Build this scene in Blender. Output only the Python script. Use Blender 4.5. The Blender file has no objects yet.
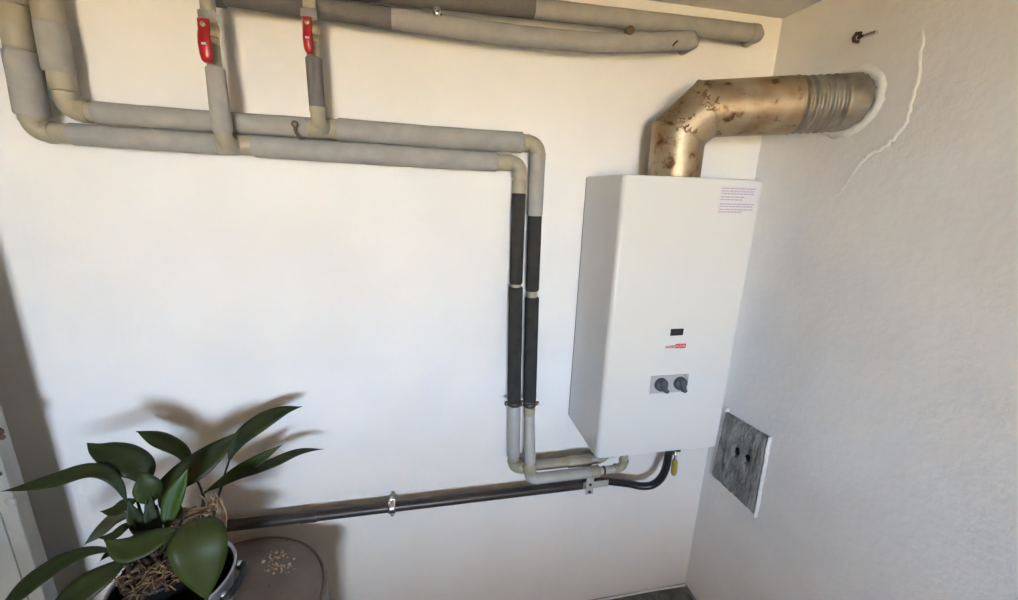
import bpy, bmesh, math, random
from mathutils import Vector, Matrix

# ------------------------------------------------------------------ camera
# Solved from the room corner, the ceiling and floor edges and the boiler box.
# World: back wall y = 0, right wall x = 0, floor z = 0, metres.
F_PX = 421.5936
CAM = Vector((-1.1780, -1.3605, 1.7523))
RX = Vector((0.97885013, -0.20205333, 0.03204489))
UP = Vector((0.02087181, 0.25445401, 0.96685962))
FW = Vector((0.20351116, 0.94574183, -0.25328956))
scene = bpy.context.scene
COL = scene.collection
cd = bpy.data.cameras.new('camera')
cd.sensor_fit = 'HORIZONTAL'
cd.sensor_width = 36.0
cd.lens = F_PX * 36.0 / 1018.0
cd.clip_start = 0.02
cam = bpy.data.objects.new('camera', cd)
COL.objects.link(cam)
m = Matrix.Identity(4)
for i in range(3):
    m[i][0], m[i][1], m[i][2], m[i][3] = RX[i], UP[i], -FW[i], CAM[i]
cam.matrix_world = m
scene.camera = cam

# ------------------------------------------------------------------ light
WIN = (-1.85, -1.10, 0.95, 2.15)      # window opening in the wall behind the camera: x0 x1 z0 z1
YF = -4.2                             # inner face of that wall
world = bpy.data.worlds.new('sky')
scene.world = world
world.use_nodes = True
nt = world.node_tree
bg = nt.nodes['Background']
bg.inputs['Color'].default_value = (0.63, 0.79, 1.0, 1)
bg.inputs['Strength'].default_value = 11.4
pl = bpy.data.lights.new('window_portal', 'AREA')
pl.shape = 'RECTANGLE'
pl.size = WIN[1] - WIN[0]
pl.size_y = WIN[3] - WIN[2]
pl.cycles.is_portal = True
po = bpy.data.objects.new('window_portal', pl)
po.location = ((WIN[0] + WIN[1]) / 2, YF - 0.13, (WIN[2] + WIN[3]) / 2)
po.rotation_euler = (math.pi / 2, 0, 0)
COL.objects.link(po)
sl = bpy.data.lights.new('sun', 'SUN')
sl.energy = 22.0
sl.color = (1.0, 0.75, 0.32)
sl.angle = math.radians(0.6)
so = bpy.data.objects.new('sun', sl)
so.rotation_euler = (math.radians(-20), 0, math.radians(14))   # shines over the roof onto the ground outside
so.location = (0, 4, 6)
COL.objects.link(so)
vs = scene.view_settings
vs.view_transform = 'Standard'
vs.look = 'None'
vs.gamma = 1.0
vs.use_curve_mapping = False
vs.exposure = 3.31
scene.cycles.use_denoising = True
scene.cycles.max_bounces = 10
scene.cycles.diffuse_bounces = 7
scene.cycles.sample_clamp_indirect = 8.0

# ------------------------------------------------------------------ pixels to places
def ray(x, y):
    return FW + RX * ((x - 509.0) / F_PX) + UP * ((300.0 - y) / F_PX)
def W(x, y, off=0.0):
    d = ray(x, y); return CAM + d * ((-off - CAM.y) / d.y)
def RW(x, y, off=0.0):
    d = ray(x, y); return CAM + d * ((-off - CAM.x) / d.x)
def HZ(x, y, z):
    d = ray(x, y); return CAM + d * ((z - CAM.z) / d.z)
def depth(P):
    return (P - CAM).dot(FW)

# ------------------------------------------------------------------ materials
MATS = {}
def mat(name, col, rough=0.6, metal=0.0, col2=None, scale=12.0, bump=0.0, bscale=60.0, mixpos=(0.4, 0.65),
        detail=6.0, spec=0.5, stretch=None, col3=None, pos3=(0.6, 0.7), scale3=5.0):
    mt = bpy.data.materials.new(name)
    mt.use_nodes = True
    n = mt.node_tree.nodes; l = mt.node_tree.links
    b = n['Principled BSDF']
    b.inputs['Base Color'].default_value = (*col, 1)
    b.inputs['Roughness'].default_value = rough
    b.inputs['Metallic'].default_value = metal
    b.inputs['Specular IOR Level'].default_value = spec
    tc = n.new('ShaderNodeTexCoord')
    vec = tc.outputs['Object']
    if stretch:
        mp = n.new('ShaderNodeMapping'); mp.inputs['Scale'].default_value = stretch
        l.new(vec, mp.inputs['Vector']); vec = mp.outputs['Vector']
    def layer(base, c2, sc, pos):
        nz = n.new('ShaderNodeTexNoise'); nz.inputs['Scale'].default_value = sc; nz.inputs['Detail'].default_value = detail
        l.new(vec, nz.inputs['Vector'])
        rp = n.new('ShaderNodeValToRGB')
        rp.color_ramp.elements[0].position = pos[0]; rp.color_ramp.elements[1].position = pos[1]
        l.new(nz.outputs['Fac'], rp.inputs['Fac'])
        mx = n.new('ShaderNodeMix'); mx.data_type = 'RGBA'
        l.new(rp.outputs['Color'], mx.inputs[0])
        if isinstance(base, tuple): mx.inputs[6].default_value = (*base, 1)
        else: l.new(base, mx.inputs[6])
        mx.inputs[7].default_value = (*c2, 1)
        return mx.outputs[2]
    c = col
    if col2: c = layer(c, col2, scale, mixpos)
    if col3: c = layer(c, col3, scale3, pos3)
    if not isinstance(c, tuple): l.new(c, b.inputs['Base Color'])
    if bump:
        nz = n.new('ShaderNodeTexNoise'); nz.inputs['Scale'].default_value = bscale; nz.inputs['Detail'].default_value = 5
        l.new(vec, nz.inputs['Vector'])
        bp = n.new('ShaderNodeBump'); bp.inputs['Strength'].default_value = bump; bp.inputs['Distance'].default_value = 0.01
        l.new(nz.outputs['Fac'], bp.inputs['Height']); l.new(bp.outputs['Normal'], b.inputs['Normal'])
    MATS[name] = mt
    return mt
mat('wall_paint', (0.80, 0.785, 0.77), 0.75, col2=(0.76, 0.745, 0.73), scale=3, bump=0.10, bscale=35)
mat('rough_plaster', (0.84, 0.83, 0.82), 0.8, col2=(0.79, 0.78, 0.77), scale=5, bump=0.17, bscale=48)
mat('plaster_fill', (0.82, 0.81, 0.79), 0.8, col2=(0.76, 0.745, 0.72), scale=16, bump=0.35, bscale=45)
mat('plaster_white', (0.80, 0.79, 0.76), 0.85, bump=0.6, bscale=70)
mat('ceiling_paint', (0.66, 0.65, 0.64), 0.8, col2=(0.60, 0.58, 0.56), scale=3, bump=0.1)
mat('warm_wall', (0.28, 0.16, 0.06), 0.8, col2=(0.25, 0.14, 0.05), scale=3)
mat('floor_concrete', (0.09, 0.09, 0.085), 0.8, col2=(0.18, 0.18, 0.17), scale=14, bump=0.4, bscale=40, col3=(0.05, 0.05, 0.05), scale3=30)
mat('outdoor_ground', (0.52, 0.37, 0.17), 0.9, col2=(0.45, 0.32, 0.14), scale=0.6)
mat('foam_light', (0.345, 0.335, 0.315), 0.85, col2=(0.305, 0.295, 0.28), scale=25, bump=0.15, bscale=160)
mat('foam_dark', (0.045, 0.043, 0.040), 0.95, spec=0.2, col2=(0.034, 0.032, 0.030), scale=25, bump=0.2, bscale=160)
mat('foam_middle', (0.15, 0.145, 0.14), 0.85, col2=(0.13, 0.125, 0.12), scale=25, bump=0.2, bscale=160)
mat('pipe_plastic', (0.37, 0.335, 0.25), 0.45, col2=(0.32, 0.285, 0.21), scale=18)
mat('pipe_grey', (0.42, 0.41, 0.39), 0.5, col2=(0.38, 0.36, 0.33), scale=18)
mat('brass', (0.72, 0.62, 0.42), 0.28, 1.0, col2=(0.55, 0.48, 0.34), scale=40)
mat('chrome', (0.78, 0.77, 0.75), 0.22, 1.0)
mat('dark_steel', (0.10, 0.09, 0.085), 0.45, 0.8, col2=(0.16, 0.10, 0.06), scale=60)
mat('red_plastic', (0.34, 0.014, 0.018), 0.28)
mat('red_print', (0.62, 0.05, 0.05), 0.5)
mat('enamel_white', (0.64, 0.635, 0.62), 0.34)
mat('gap_shade', (0.07, 0.066, 0.06), 0.7)
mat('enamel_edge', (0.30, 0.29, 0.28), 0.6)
mat('sticker_paper', (0.62, 0.60, 0.64), 0.6)
mat('ink', (0.40, 0.36, 0.46), 0.7)
mat('display_black', (0.012, 0.011, 0.010), 0.3)
mat('panel_grey', (0.40, 0.40, 0.41), 0.4)
mat('knob_grey', (0.075, 0.076, 0.08), 0.5)
mat('knob_mark', (0.5, 0.5, 0.5), 0.5)
mat('flue_steel', (0.43, 0.355, 0.24), 0.46, 0.65, col2=(0.24, 0.135, 0.055), scale=11, mixpos=(0.40, 0.70), bump=0.22, bscale=26,
    col3=(0.12, 0.055, 0.025), scale3=26, pos3=(0.57, 0.68), detail=9)
mat('flue_rust', (0.17, 0.085, 0.035), 0.7, 0.2, col2=(0.36, 0.24, 0.12), scale=35, bump=0.5, bscale=80)
mat('corrugated', (0.34, 0.31, 0.26), 0.50, 0.6, col2=(0.20, 0.165, 0.12), scale=14, col3=(0.62, 0.60, 0.56), scale3=11, pos3=(0.62, 0.68))
mat('gas_black', (0.028, 0.024, 0.022), 0.38, col2=(0.055, 0.04, 0.032), scale=14, stretch=(1, 4, 4))
mat('hose_black', (0.014, 0.014, 0.014), 0.35)
mat('rust', (0.050, 0.022, 0.013), 0.75, col2=(0.11, 0.05, 0.028), scale=50)
mat('yellow_plastic', (0.36, 0.28, 0.04), 0.4)
mat('cement', (0.20, 0.198, 0.19), 0.9, col2=(0.38, 0.375, 0.36), scale=22, bump=0.9, bscale=60, col3=(0.085, 0.083, 0.08), scale3=15, pos3=(0.58, 0.72), stretch=(1, 1.6, 0.6))
mat('hole_shade', (0.012, 0.012, 0.012), 0.95)
mat('stand_wood', (0.135, 0.105, 0.080), 0.45, col2=(0.20, 0.16, 0.125), scale=7, bump=0.15, bscale=30, col3=(0.07, 0.05, 0.04), scale3=28, pos3=(0.66, 0.72))
mat('stand_edge', (0.17, 0.115, 0.07), 0.5, col2=(0.09, 0.06, 0.04), scale=20)
mat('dark_gap', (0.03, 0.02, 0.015), 0.8)
mat('bucket', (0.50, 0.51, 0.52), 0.3, 0.35, col2=(0.36, 0.36, 0.37), scale=14)
mat('black_plastic', (0.008, 0.008, 0.009), 0.5)
mat('bark', (0.05, 0.027, 0.015), 0.85, col2=(0.13, 0.075, 0.04), scale=30, bump=0.4)
mat('fibre', (0.30, 0.20, 0.11), 0.8, col2=(0.16, 0.09, 0.05), scale=60)
mat('root', (0.62, 0.50, 0.34), 0.7, col2=(0.36, 0.24, 0.14), scale=40)
mat('leaf_dark', (0.018, 0.026, 0.007), 0.5, spec=0.3, col2=(0.028, 0.038, 0.010), scale=9, stretch=(1, 1, 3))
mat('leaf_mid', (0.030, 0.045, 0.010), 0.5, spec=0.3, col2=(0.042, 0.058, 0.012), scale=9)
mat('leaf_bright', (0.028, 0.062, 0.008), 0.45, spec=0.3, col2=(0.038, 0.080, 0.010), scale=9)
mat('leaf_pale', (0.10, 0.125, 0.075), 0.5, col2=(0.075, 0.10, 0.05), scale=12)
mat('stem', (0.020, 0.024, 0.009), 0.5)
mat('crumb', (0.36, 0.25, 0.14), 0.9, col2=(0.55, 0.45, 0.33), scale=70)
mat('door_paint', (0.40, 0.39, 0.345), 0.6, col2=(0.31, 0.30, 0.26), scale=10, bump=0.35, bscale=45, col3=(0.20, 0.15, 0.10), scale3=22, pos3=(0.67, 0.71), stretch=(1, 1, 0.35))
mat('door_groove', (0.10, 0.085, 0.065), 0.8)

# ------------------------------------------------------------------ mesh helpers
def perp(d):
    a = Vector((0, 0, 1)) if abs(d.z) < 0.9 else Vector((1, 0, 0))
    e = d.cross(a).normalized()
    return e, d.cross(e).normalized()

class MB:
    def __init__(s): s.v = []; s.f = []; s.sm = []
    def add(s, vs, fs, smooth=True):
        o = len(s.v); s.v += [Vector(q) for q in vs]
        for f in fs: s.f.append([o + i for i in f]); s.sm.append(smooth)
    def tube(s, path, r, seg=18, cap=True, smooth=True):
        path = [Vector(q) for q in path]; n = len(path)
        rs = r if isinstance(r, (list, tuple)) else [r] * n
        t = (path[1] - path[0]).normalized(); e, f = perp(t)
        vs = []; fs = []
        for i in range(n):
            if i == 0: t2 = path[1] - path[0]
            elif i == n - 1: t2 = path[-1] - path[-2]
            else: t2 = (path[i + 1] - path[i]).normalized() + (path[i] - path[i - 1]).normalized()
            if t2.length < 1e-9: t2 = t
            t2 = t2.normalized()
            e = (e - t2 * e.dot(t2)).normalized(); f = t2.cross(e); t = t2
            for k in range(seg):
                a = 2 * math.pi * k / seg
                vs.append(path[i] + (e * math.cos(a) + f * math.sin(a)) * rs[i])
        for i in range(n - 1):
            for k in range(seg):
                k2 = (k + 1) % seg
                fs.append((i * seg + k, i * seg + k2, (i + 1) * seg + k2, (i + 1) * seg + k))
        s.add(vs, fs, smooth)
        if cap:
            s.add(vs[:seg], [tuple(range(seg))[::-1]], False)
            s.add(vs[-seg:], [tuple(range(seg))], False)
    def lathe(s, c, axis, prof, seg=32, smooth=True):
        c = Vector(c); axis = Vector(axis).normalized(); e, f = perp(axis); vs = []; fs = []
        for (r, h) in prof:
            for k in range(seg):
                a = 2 * math.pi * k / seg
                vs.append(c + axis * h + (e * math.cos(a) + f * math.sin(a)) * max(r, 1e-5))
        for i in range(len(prof) - 1):
            for k in range(seg):
                k2 = (k + 1) % seg
                fs.append((i * seg + k, i * seg + k2, (i + 1) * seg + k2, (i + 1) * seg + k))
        s.add(vs, fs, smooth)
    def box(s, lo, hi):
        (x0, y0, z0), (x1, y1, z1) = lo, hi
        s.add([(x0, y0, z0), (x1, y0, z0), (x1, y1, z0), (x0, y1, z0), (x0, y0, z1), (x1, y0, z1), (x1, y1, z1), (x0, y1, z1)],
              [(3, 2, 1, 0), (4, 5, 6, 7), (0, 1, 5, 4), (1, 2, 6, 5), (2, 3, 7, 6), (3, 0, 4, 7)], False)
    def build(s, name, material, parent=None, origin=None, bevel=0.0, bseg=3, solid=0.0, fixn=True):
        o = Vector(origin) if origin is not None else Vector((0, 0, 0))
        if parent is not None: o = parent.matrix_world.translation.copy() if origin is None else o
        me = bpy.data.meshes.new(name)
        me.from_pydata([tuple(q - o) for q in s.v], [], s.f)
        for p_, sm in zip(me.polygons, s.sm): p_.use_smooth = sm
        if fixn or bevel:
            bm = bmesh.new(); bm.from_mesh(me)
            if bevel:
                bmesh.ops.remove_doubles(bm, verts=bm.verts, dist=1e-6)
                bmesh.ops.bevel(bm, geom=list(bm.edges), offset=bevel, segments=bseg, profile=0.5, affect='EDGES')
            bmesh.ops.recalc_face_normals(bm, faces=bm.faces)
            bm.to_mesh(me); bm.free()
        ob = bpy.data.objects.new(name, me)
        me.materials.append(MATS[material])
        COL.objects.link(ob)
        if parent is not None:
            ob.parent = parent
            ob.location = o - parent.matrix_world.translation
        else:
            ob.location = o
        if solid:
            md = ob.modifiers.new('thickness', 'SOLIDIFY'); md.thickness = solid; md.offset = 0
        ob.matrix_world = Matrix.Translation(o)
        return ob

def thing(name, label, cat, loc, group=None):
    o = bpy.data.objects.new(name, None)
    o.empty_display_size = 0.05
    COL.objects.link(o); o.location = loc
    o.matrix_world = Matrix.Translation(Vector(loc))
    return tag(o, label, cat, group)
def tag(o, label, cat, group=None):
    o['label'] = label; o['category'] = cat
    if group: o['group'] = group
    return o
def struct(o, label=None):
    o['kind'] = 'structure'
    if label: o['label'] = label
    return o
def tube(name, material, parent, path, r, seg=18, cap=True):
    b = MB(); b.tube(path, r, seg, cap); return b.build(name, material, parent)
def box(name, material, parent, lo, hi, bevel=0.0, bseg=3):
    b = MB(); b.box(lo, hi); return b.build(name, material, parent, bevel=bevel, bseg=bseg)
def bend(corner, d_in, d_out, R, n=10):
    """points of a quarter bend about a corner"""
    c = Vector(corner); a = Vector(d_in).normalized(); b = Vector(d_out).normalized()
    o = c - a * R + b * R
    return [o - b * R * math.cos(t) + a * R * math.sin(t) for t in [math.pi / 2 * i / n for i in range(n + 1)]]
def smooth_path(pts, n=10):
    P = [Vector(q) for q in pts]; P = [P[0] * 2 - P[1]] + P + [P[-1] * 2 - P[-2]]; out = []
    for i in range(1, len(P) - 2):
        for k in range(n):
            t = k / n
            out.append(0.5 * ((2 * P[i]) + (-P[i - 1] + P[i + 1]) * t + (2 * P[i - 1] - 5 * P[i] + 4 * P[i + 1] - P[i + 2]) * t * t
                              + (-P[i - 1] + 3 * P[i] - 3 * P[i + 1] + P[i + 2]) * t ** 3))
    out.append(P[-2]); return out
rnd = random.Random(7)
def sleeve(parent, a, b, r, material, wob=0.012, sag=0.0, taper=1.0, name='foam_sleeve'):
    """foam insulation: slightly uneven tube with rounded ends"""
    a = Vector(a); b = Vector(b); L = (b - a).length; n = max(6, int(L / 0.03)); path = []; rs = []
    e = 0.004
    for i, t in enumerate([0, e / L] + [e / L + (1 - 2 * e / L) * k / n for k in range(1, n)] + [1 - e / L, 1]):
        q = a.lerp(b, t); q.z -= sag * 4 * t * (1 - t)
        path.append(q)
        rr = r * (1 + (taper - 1) * t) * (1 + rnd.uniform(-wob, wob))
        rs.append(rr - (0.003 if t in (0, 1) else 0))
    return tube(name, material, parent, path, rs, 20)

# ------------------------------------------------------------------ room shell
H = 2.3228; XL = -3.0; T = 0.2
wall_back = struct(box('wall_back', 'wall_paint', None, (XL - T, 0, -0.1), (T, T, H + 0.1)), 'white painted back wall')
wall_right = struct(box('wall_right', 'rough_plaster', None, (0, YF - T, -0.1), (T, 0, H + 0.1)), 'rough plastered wall beside the boiler')
wall_left = struct(box('wall_left', 'warm_wall', None, (XL - T, YF - T, -0.1), (XL, 0, H + 0.1)), 'warm toned side wall')
floor = struct(box('floor', 'floor_concrete', None, (XL - T, YF - T, -0.1), (T, T, 0.0)), 'dark grey concrete floor')
ceiling = struct(box('ceiling', 'ceiling_paint', None, (XL - T, YF - T, H), (T, T, H + 0.15)), 'grey white ceiling')
b = MB()
b.box((XL - T, YF - T, -0.1), (WIN[0], YF, H + 0.1)); b.box((WIN[1], YF - T, -0.1), (T, YF, H + 0.1))
b.box((WIN[0], YF - T, -0.1), (WIN[1], YF, WIN[2])); b.box((WIN[0], YF - T, WIN[3]), (WIN[1], YF, H + 0.1))
wall_front = struct(b.build('wall_front', 'warm_wall'), 'warm toned wall with the open window')
b = MB()
w0 = 0.04
for lo, hi in (((WIN[0], YF - 0.09, WIN[2]), (WIN[0] + w0, YF - 0.03, WIN[3])), ((WIN[1] - w0, YF - 0.09, WIN[2]), (WIN[1], YF - 0.03, WIN[3])),
               ((WIN[0], YF - 0.09, WIN[2]), (WIN[1], YF - 0.03, WIN[2] + w0)), ((WIN[0], YF - 0.09, WIN[3] - w0), (WIN[1], YF - 0.03, WIN[3]))):
    b.box(lo, hi)
struct(b.build('window_1', 'door_paint'), 'white window frame standing open')
struct(box('added_overhang', 'warm_wall', None, (-7, YF - T - 4.8, 2.48), (4, YF - T - 0.01, 2.62)), 'added unseen overhang shading the window outside')  # unseen overhang, added to cut sky light on the low back wall
struct(box('ground', 'outdoor_ground', None, (-40, -60, -0.3), (40, YF - T - 0.01, -0.15)), 'sunlit ground outside')
# thin grey joint of mortar where the floor meets the two walls
b = MB()
b.tube(smooth_path([(XL + 0.02 + i * 0.149, -0.004 - rnd.uniform(0, 0.006), 0.0) for i in range(21)], 4), 0.0055, 6)
struct(b.build('trim_1', 'plaster_fill'), 'rough mortar joint along the back wall')
b = MB()
b.tube(smooth_path([(-0.004 - rnd.uniform(0, 0.006), -0.01 - i * 0.12, 0.0) for i in range(22)], 4), 0.0055, 6)
struct(b.build('trim_2', 'cement'), 'rough mortar joint along the side wall')

# plaster fill patch around the flue hole (proud, feathered edge)
outer = [RW(x, y) for x, y in ((926, 22), (923, 50), (921, 78), (913, 106), (907, 124), (897, 139), (884, 148), (868, 158), (852, 176), (838, 196),
                               (815, 205), (790, 185), (779, 130), (783, 80), (800, 34), (850, 8))]
dense = []
for i in range(len(outer)):
    a, c = outer[i], outer[(i + 1) % len(outer)]
    for k in range(5):
        q = a.lerp(c, k / 5)
        dense.append(Vector((0, min(-0.03, q.y + rnd.uniform(-.004, .004)), min(H - 0.02, q.z + rnd.uniform(-.004, .004)))))
cen = Vector((0, -0.31, 2.02)); n = len(dense); b = MB(); vs = []
for ring, (k, h) in enumerate(((1.0, 0.0005), (0.985, 0.006), (0.95, 0.0045), (0.8, 0.003), (0.5, 0.003))):
    for q in dense:
        v = cen + (q - cen) * k; qi = dense.index(q) / 5.0
        am = 1.0 if qi < 6.5 else max(0.0, 1 - (qi - 6.5) / 3.0)
        if qi < 1: am = qi
        vs.append(Vector((-h * am * 0.34 + (0.0006 if am == 0 and ring else 0.0002) - (rnd.uniform(0, 0.0009) * am if ring in (1, 2) else 0), v.y, v.z)))
fs = [(r * n + i, r * n + (i + 1) % n, (r + 1) * n + (i + 1) % n, (r + 1) * n + i) for r in range(4) for i in range(n)]
b.add(vs, fs, True); b.build('plaster_patch', 'rough_plaster', wall_right)
# rough white plaster collar where the flue enters the wall
b = MB(); N = 60; prof = []; vs = []
for k in range(N):
    a = 2 * math.pi * k / N
    rr = 0.0845 + rnd.uniform(-0.0020, 0.0030)
    for (dr, hx) in ((-0.012, 0.006), (-0.004, 0.009), (0.002, 0.006), (0.009, 0.0005)):
        q = rr + dr + rnd.uniform(-.0015, .0015)
        vs.append((-hx - rnd.uniform(0, 0.003), -0.298 + q * 1.09 * math.cos(a), 2.017 + q * math.sin(a)))
fs = [(k * 4 + j, ((k + 1) % N) * 4 + j, ((k + 1) % N) * 4 + j + 1, k * 4 + j + 1) for k in range(N) for j in range(3)]
b.add(vs, fs, True); b.build('plaster_collar', 'plaster_fill', wall_right)

# ------------------------------------------------------------------ open door leaf beside the back wall
XE = -2.232
door = thing('door_1', 'white wooden door leaf with peeling paint standing open against the back wall', 'door', (-2.6, -0.17, 0))
del door['category']; struct(door)
box('stile', 'door_paint', door, (XE - 0.036, -0.190, 0.012), (XE, -0.150, 2.03), 0.003)
box('groove', 'door_groove', door, (XE - 0.043, -0.176, 0.012), (XE - 0.036, -0.152, 2.03))
box('moulding', 'door_paint', door, (XE - 0.060, -0.186, 0.012), (XE - 0.043, -0.152, 2.03), 0.004)
box('panel', 'door_paint', door, (XE - 0.66, -0.180, 0.012), (XE - 0.060, -0.154, 2.03))
box('stile', 'door_paint', door, (-2.985, -0.190, 0.012), (XE - 0.66, -0.150, 2.03), 0.003)
for px, py in ((0, 432), (2, 473)):
    q = W(px, py, 0.188); b = MB()
    b.lathe((q.x - 0.004, -0.184, q.z), (0, -1, 0), [(0.011, 0), (0.0105, 0.004), (0.007, 0.006), (0, 0.0065)], 9); b.lathe((q.x - 0.002, -0.184, q.z - 0.016), (0, -1, 0), [(0.008, 0), (0.007, 0.004), (0, 0.005)], 7); b.build('rusty_bolt', 'rust', door)
q = W(11, 502, 0.19); b = MB(); b.lathe((q.x, -0.186, q.z), (0, -1, 0), [(0.012, 0), (0.0125, 0.006), (0.010, 0.008), (0, 0.008)], 18)
b.build('round_plug', 'door_paint', door)

# ------------------------------------------------------------------ boiler
BX0, BX1, BZ0, BZ1, BYB, BYF = -0.6426, -0.2026, 0.9304, 1.8017, -0.0126, -0.2747
boiler = thing('gas_boiler', 'white wall-hung gas boiler with two knobs and a metal flue', 'boiler', ((BX0 + BX1) / 2, -0.14, BZ0))
box('back_plate', 'gap_shade', boiler, (BX0 + 0.003, BYB - 0.002, BZ0 + 0.003), (BX1 - 0.003, -0.0005, BZ1 - 0.003))  # dark plate colour paints the shade of the gap behind the cover
# one-piece cover: plan outline with rounded front corners, extruded, with a small top and bottom edge radius
def outline(ins):
    x0, x1, y0, y1, R = BX0 + ins, BX1 - ins, BYB - 0.0, BYF + ins, 0.014
    pts = [(x0, y0)]
    for k in range(7):
        a = math.pi + math.pi / 2 * k / 6; pts.append((x0 + R + R * math.cos(a), y1 + R + R * math.sin(a)))
    for k in range(7):
        a = 1.5 * math.pi + math.pi / 2 * k / 6; pts.append((x1 - R + R * math.cos(a), y1 + R + R * math.sin(a)))
    pts.append((x1, y0)); return pts
b = MB(); lv = [(0.004, BZ0), (0.001, BZ0 + 0.0015), (0, BZ0 + 0.004), (0, BZ1 - 0.004), (0.001, BZ1 - 0.0015), (0.004, BZ1)]
vs = []; 
for ins, z in lv: vs += [(x, y, z) for x, y in outline(ins)]
n = len(outline(0)); fs = [(i * n + k, i * n + (k + 1) % n, (i + 1) * n + (k + 1) % n, (i + 1) * n + k) for i in range(5) for k in range(n)]
b.add(vs, fs, True); b.add([(x, y, BZ0) for x, y in outline(0.004)], [tuple(range(n))], False); b.add([(x, y, BZ1) for x, y in outline(0.004)], [tuple(range(n))], False)
cover = b.build('cover', 'enamel_white', boiler)
md = cover.modifiers.new('edges', 'EDGE_SPLIT'); md.split_angle = math.radians(35)
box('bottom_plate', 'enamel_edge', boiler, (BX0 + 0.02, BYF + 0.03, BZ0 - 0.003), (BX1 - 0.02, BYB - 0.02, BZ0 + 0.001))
YB = BYF
# instruction sticker with rows of small print
st = box('sticker', 'sticker_paper', boiler, (-0.3455, YB - 0.0008, 1.7050), (-0.2225, YB + 0.0005, 1.7830))
b = MB(); rows = [0.0, 0.0075, 0.0145, 0.0235, 0.031, 0.043, 0.050, 0.0585, 0.0655]
for i, dz in enumerate(rows):
    z = 1.7755 - dz; x = -0.3395
    end = -0.228 if i not in (3, 4, 8) else -0.262
    while x < end - 0.004:
        wd = rnd.uniform(0.005, 0.014); wd = min(wd, end - x)
        b.box((x, YB - 0.0013, z - 0.0018), (x + wd, YB - 0.0006, z + 0.0018)); x += wd + 0.0022
pr = b.build('print', 'ink', st); pr['kind'] = 'stuff'
box('display', 'display_black', boiler, (-0.4400, YB - 0.0025, 1.3385), (-0.3975, YB + 0.002, 1.3600), 0.001, 2)
def text(name, body, size, loc, material, parent, extrude=0.0004, sx=1.0):
    cu = bpy.data.curves.new(name, 'FONT'); cu.body = body; cu.size = size; cu.extrude = extrude; cu.align_x = 'CENTER'; cu.align_y = 'CENTER'
    tmp = bpy.data.objects.new('tmp', cu); COL.objects.link(tmp)
    me = bpy.data.meshes.new_from_object(tmp.evaluated_get(bpy.context.evaluated_depsgraph_get()))
    bpy.data.objects.remove(tmp); me.name = name
    M = Matrix.Rotation(math.pi / 2, 4, 'X') @ Matrix.Diagonal((sx, 1, 1, 1)); me.transform(M)
    ob = bpy.data.objects.new(name, me); me.materials.clear(); me.materials.append(MATS[material]); COL.objects.link(ob)
    ob.parent = parent; ob.location = Vector(loc) - parent.matrix_world.translation; ob.matrix_world = Matrix.Translation(Vector(loc))
    return ob
lg = box('badge', 'red_print', boiler, (-0.4165, YB - 0.0010, 1.2965), (-0.3815, YB + 0.0005, 1.3105))
text('badge_lettering', 'DUVAL', 0.0095, (-0.399, YB - 0.0014, 1.3036), 'enamel_white', lg, sx=1.05)
text('badge_lettering', 'SAUNIER', 0.0125, (-0.4350, YB - 0.0008, 1.3020), 'red_print', boiler, sx=0.66)
pn = box('control_panel', 'panel_grey', boiler, (-0.4860, YB - 0.003, 1.1480), (-0.3560, YB + 0.002, 1.2080), 0.0012, 2)
for kx in (-0.4520, -0.3860):
    b = MB(); b.lathe((kx, YB - 0.003, 1.1800), (0, -1, 0), [(0.0215, 0), (0.021, 0.010), (0.019, 0.013), (0, 0.013)], 28)
    k = b.build('knob', 'knob_grey', pn)
    ca = math.radians(-52 if kx < -0.42 else -62); d = Vector((math.cos(ca), 0, math.sin(ca))); e = Vector((-d.z, 0, d.x)); c = Vector((kx, YB - 0.014, 1.1800))
    b = MB(); vs = [c + d * u + e * v + Vector((0, w, 0)) for w in (0.002, -0.012) for (u, v) in ((-0.020, -0.006), (0.027, -0.006), (0.027, 0.006), (-0.020, 0.006))]
    b.add(vs, [(0, 1, 2, 3), (4, 5, 6, 7), (0, 1, 5, 4), (1, 2, 6, 5), (2, 3, 7, 6), (3, 0, 4, 7)], False); b.build('grip', 'knob_grey', k, bevel=0.002)
b = MB()
for i in range(9):
    a = math.radians(60 - 15 * i); c = Vector((-0.386 + 0.0275 * math.cos(a), YB - 0.0034, 1.1800 + 0.0275 * math.sin(a)))
    b.box((c.x - 0.0012, c.y - 0.0004, c.z - 0.0018), (c.x + 0.0012, c.y + 0.0004, c.z + 0.0018))
b.build('scale_marks', 'knob_grey', pn)

# ------------------------------------------------------------------ flue
FX, FY = -0.416, -0.145
flue = thing('flue_pipe', 'rust-stained metal flue elbow running from the boiler top into the side wall', 'flue', (FX, FY, BZ1))
r = 0.077
z1, z2 = 1.930, 1.998            # lower mitre axis point and upper mitre axis point
pe = Vector((0.004, -0.298, 2.017)); base = Vector((FX, FY, 0))
hd = Vector((pe.x - FX, pe.y - FY, 0)).normalized()
A0 = Vector((FX, FY, BZ1 + 0.0005)); A1 = Vector((FX, FY, z1)); A2 = Vector((FX, FY, z2)) + hd * (z2 - z1)
dv = Vector((0, 0, 1)); dm = (A2 - A1).normalized(); dh = (pe - A2).normalized()
A3 = A2 + dh * 0.232
def ringplane(c, nrm, axis, side, rad, n=40):
    """circle of the tube around axis through c, cut by the plane through c with normal nrm"""
    up = axis.cross(side).normalized(); out = []
    for k in range(n):
        a = 2 * math.pi * k / n; q = side * math.cos(a) * rad + up * math.sin(a) * rad
        out.append(c + q - axis * (q.dot(nrm) / axis.dot(nrm)))
    return out
side = Vector((hd.y, -hd.x, 0)).normalized()
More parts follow.
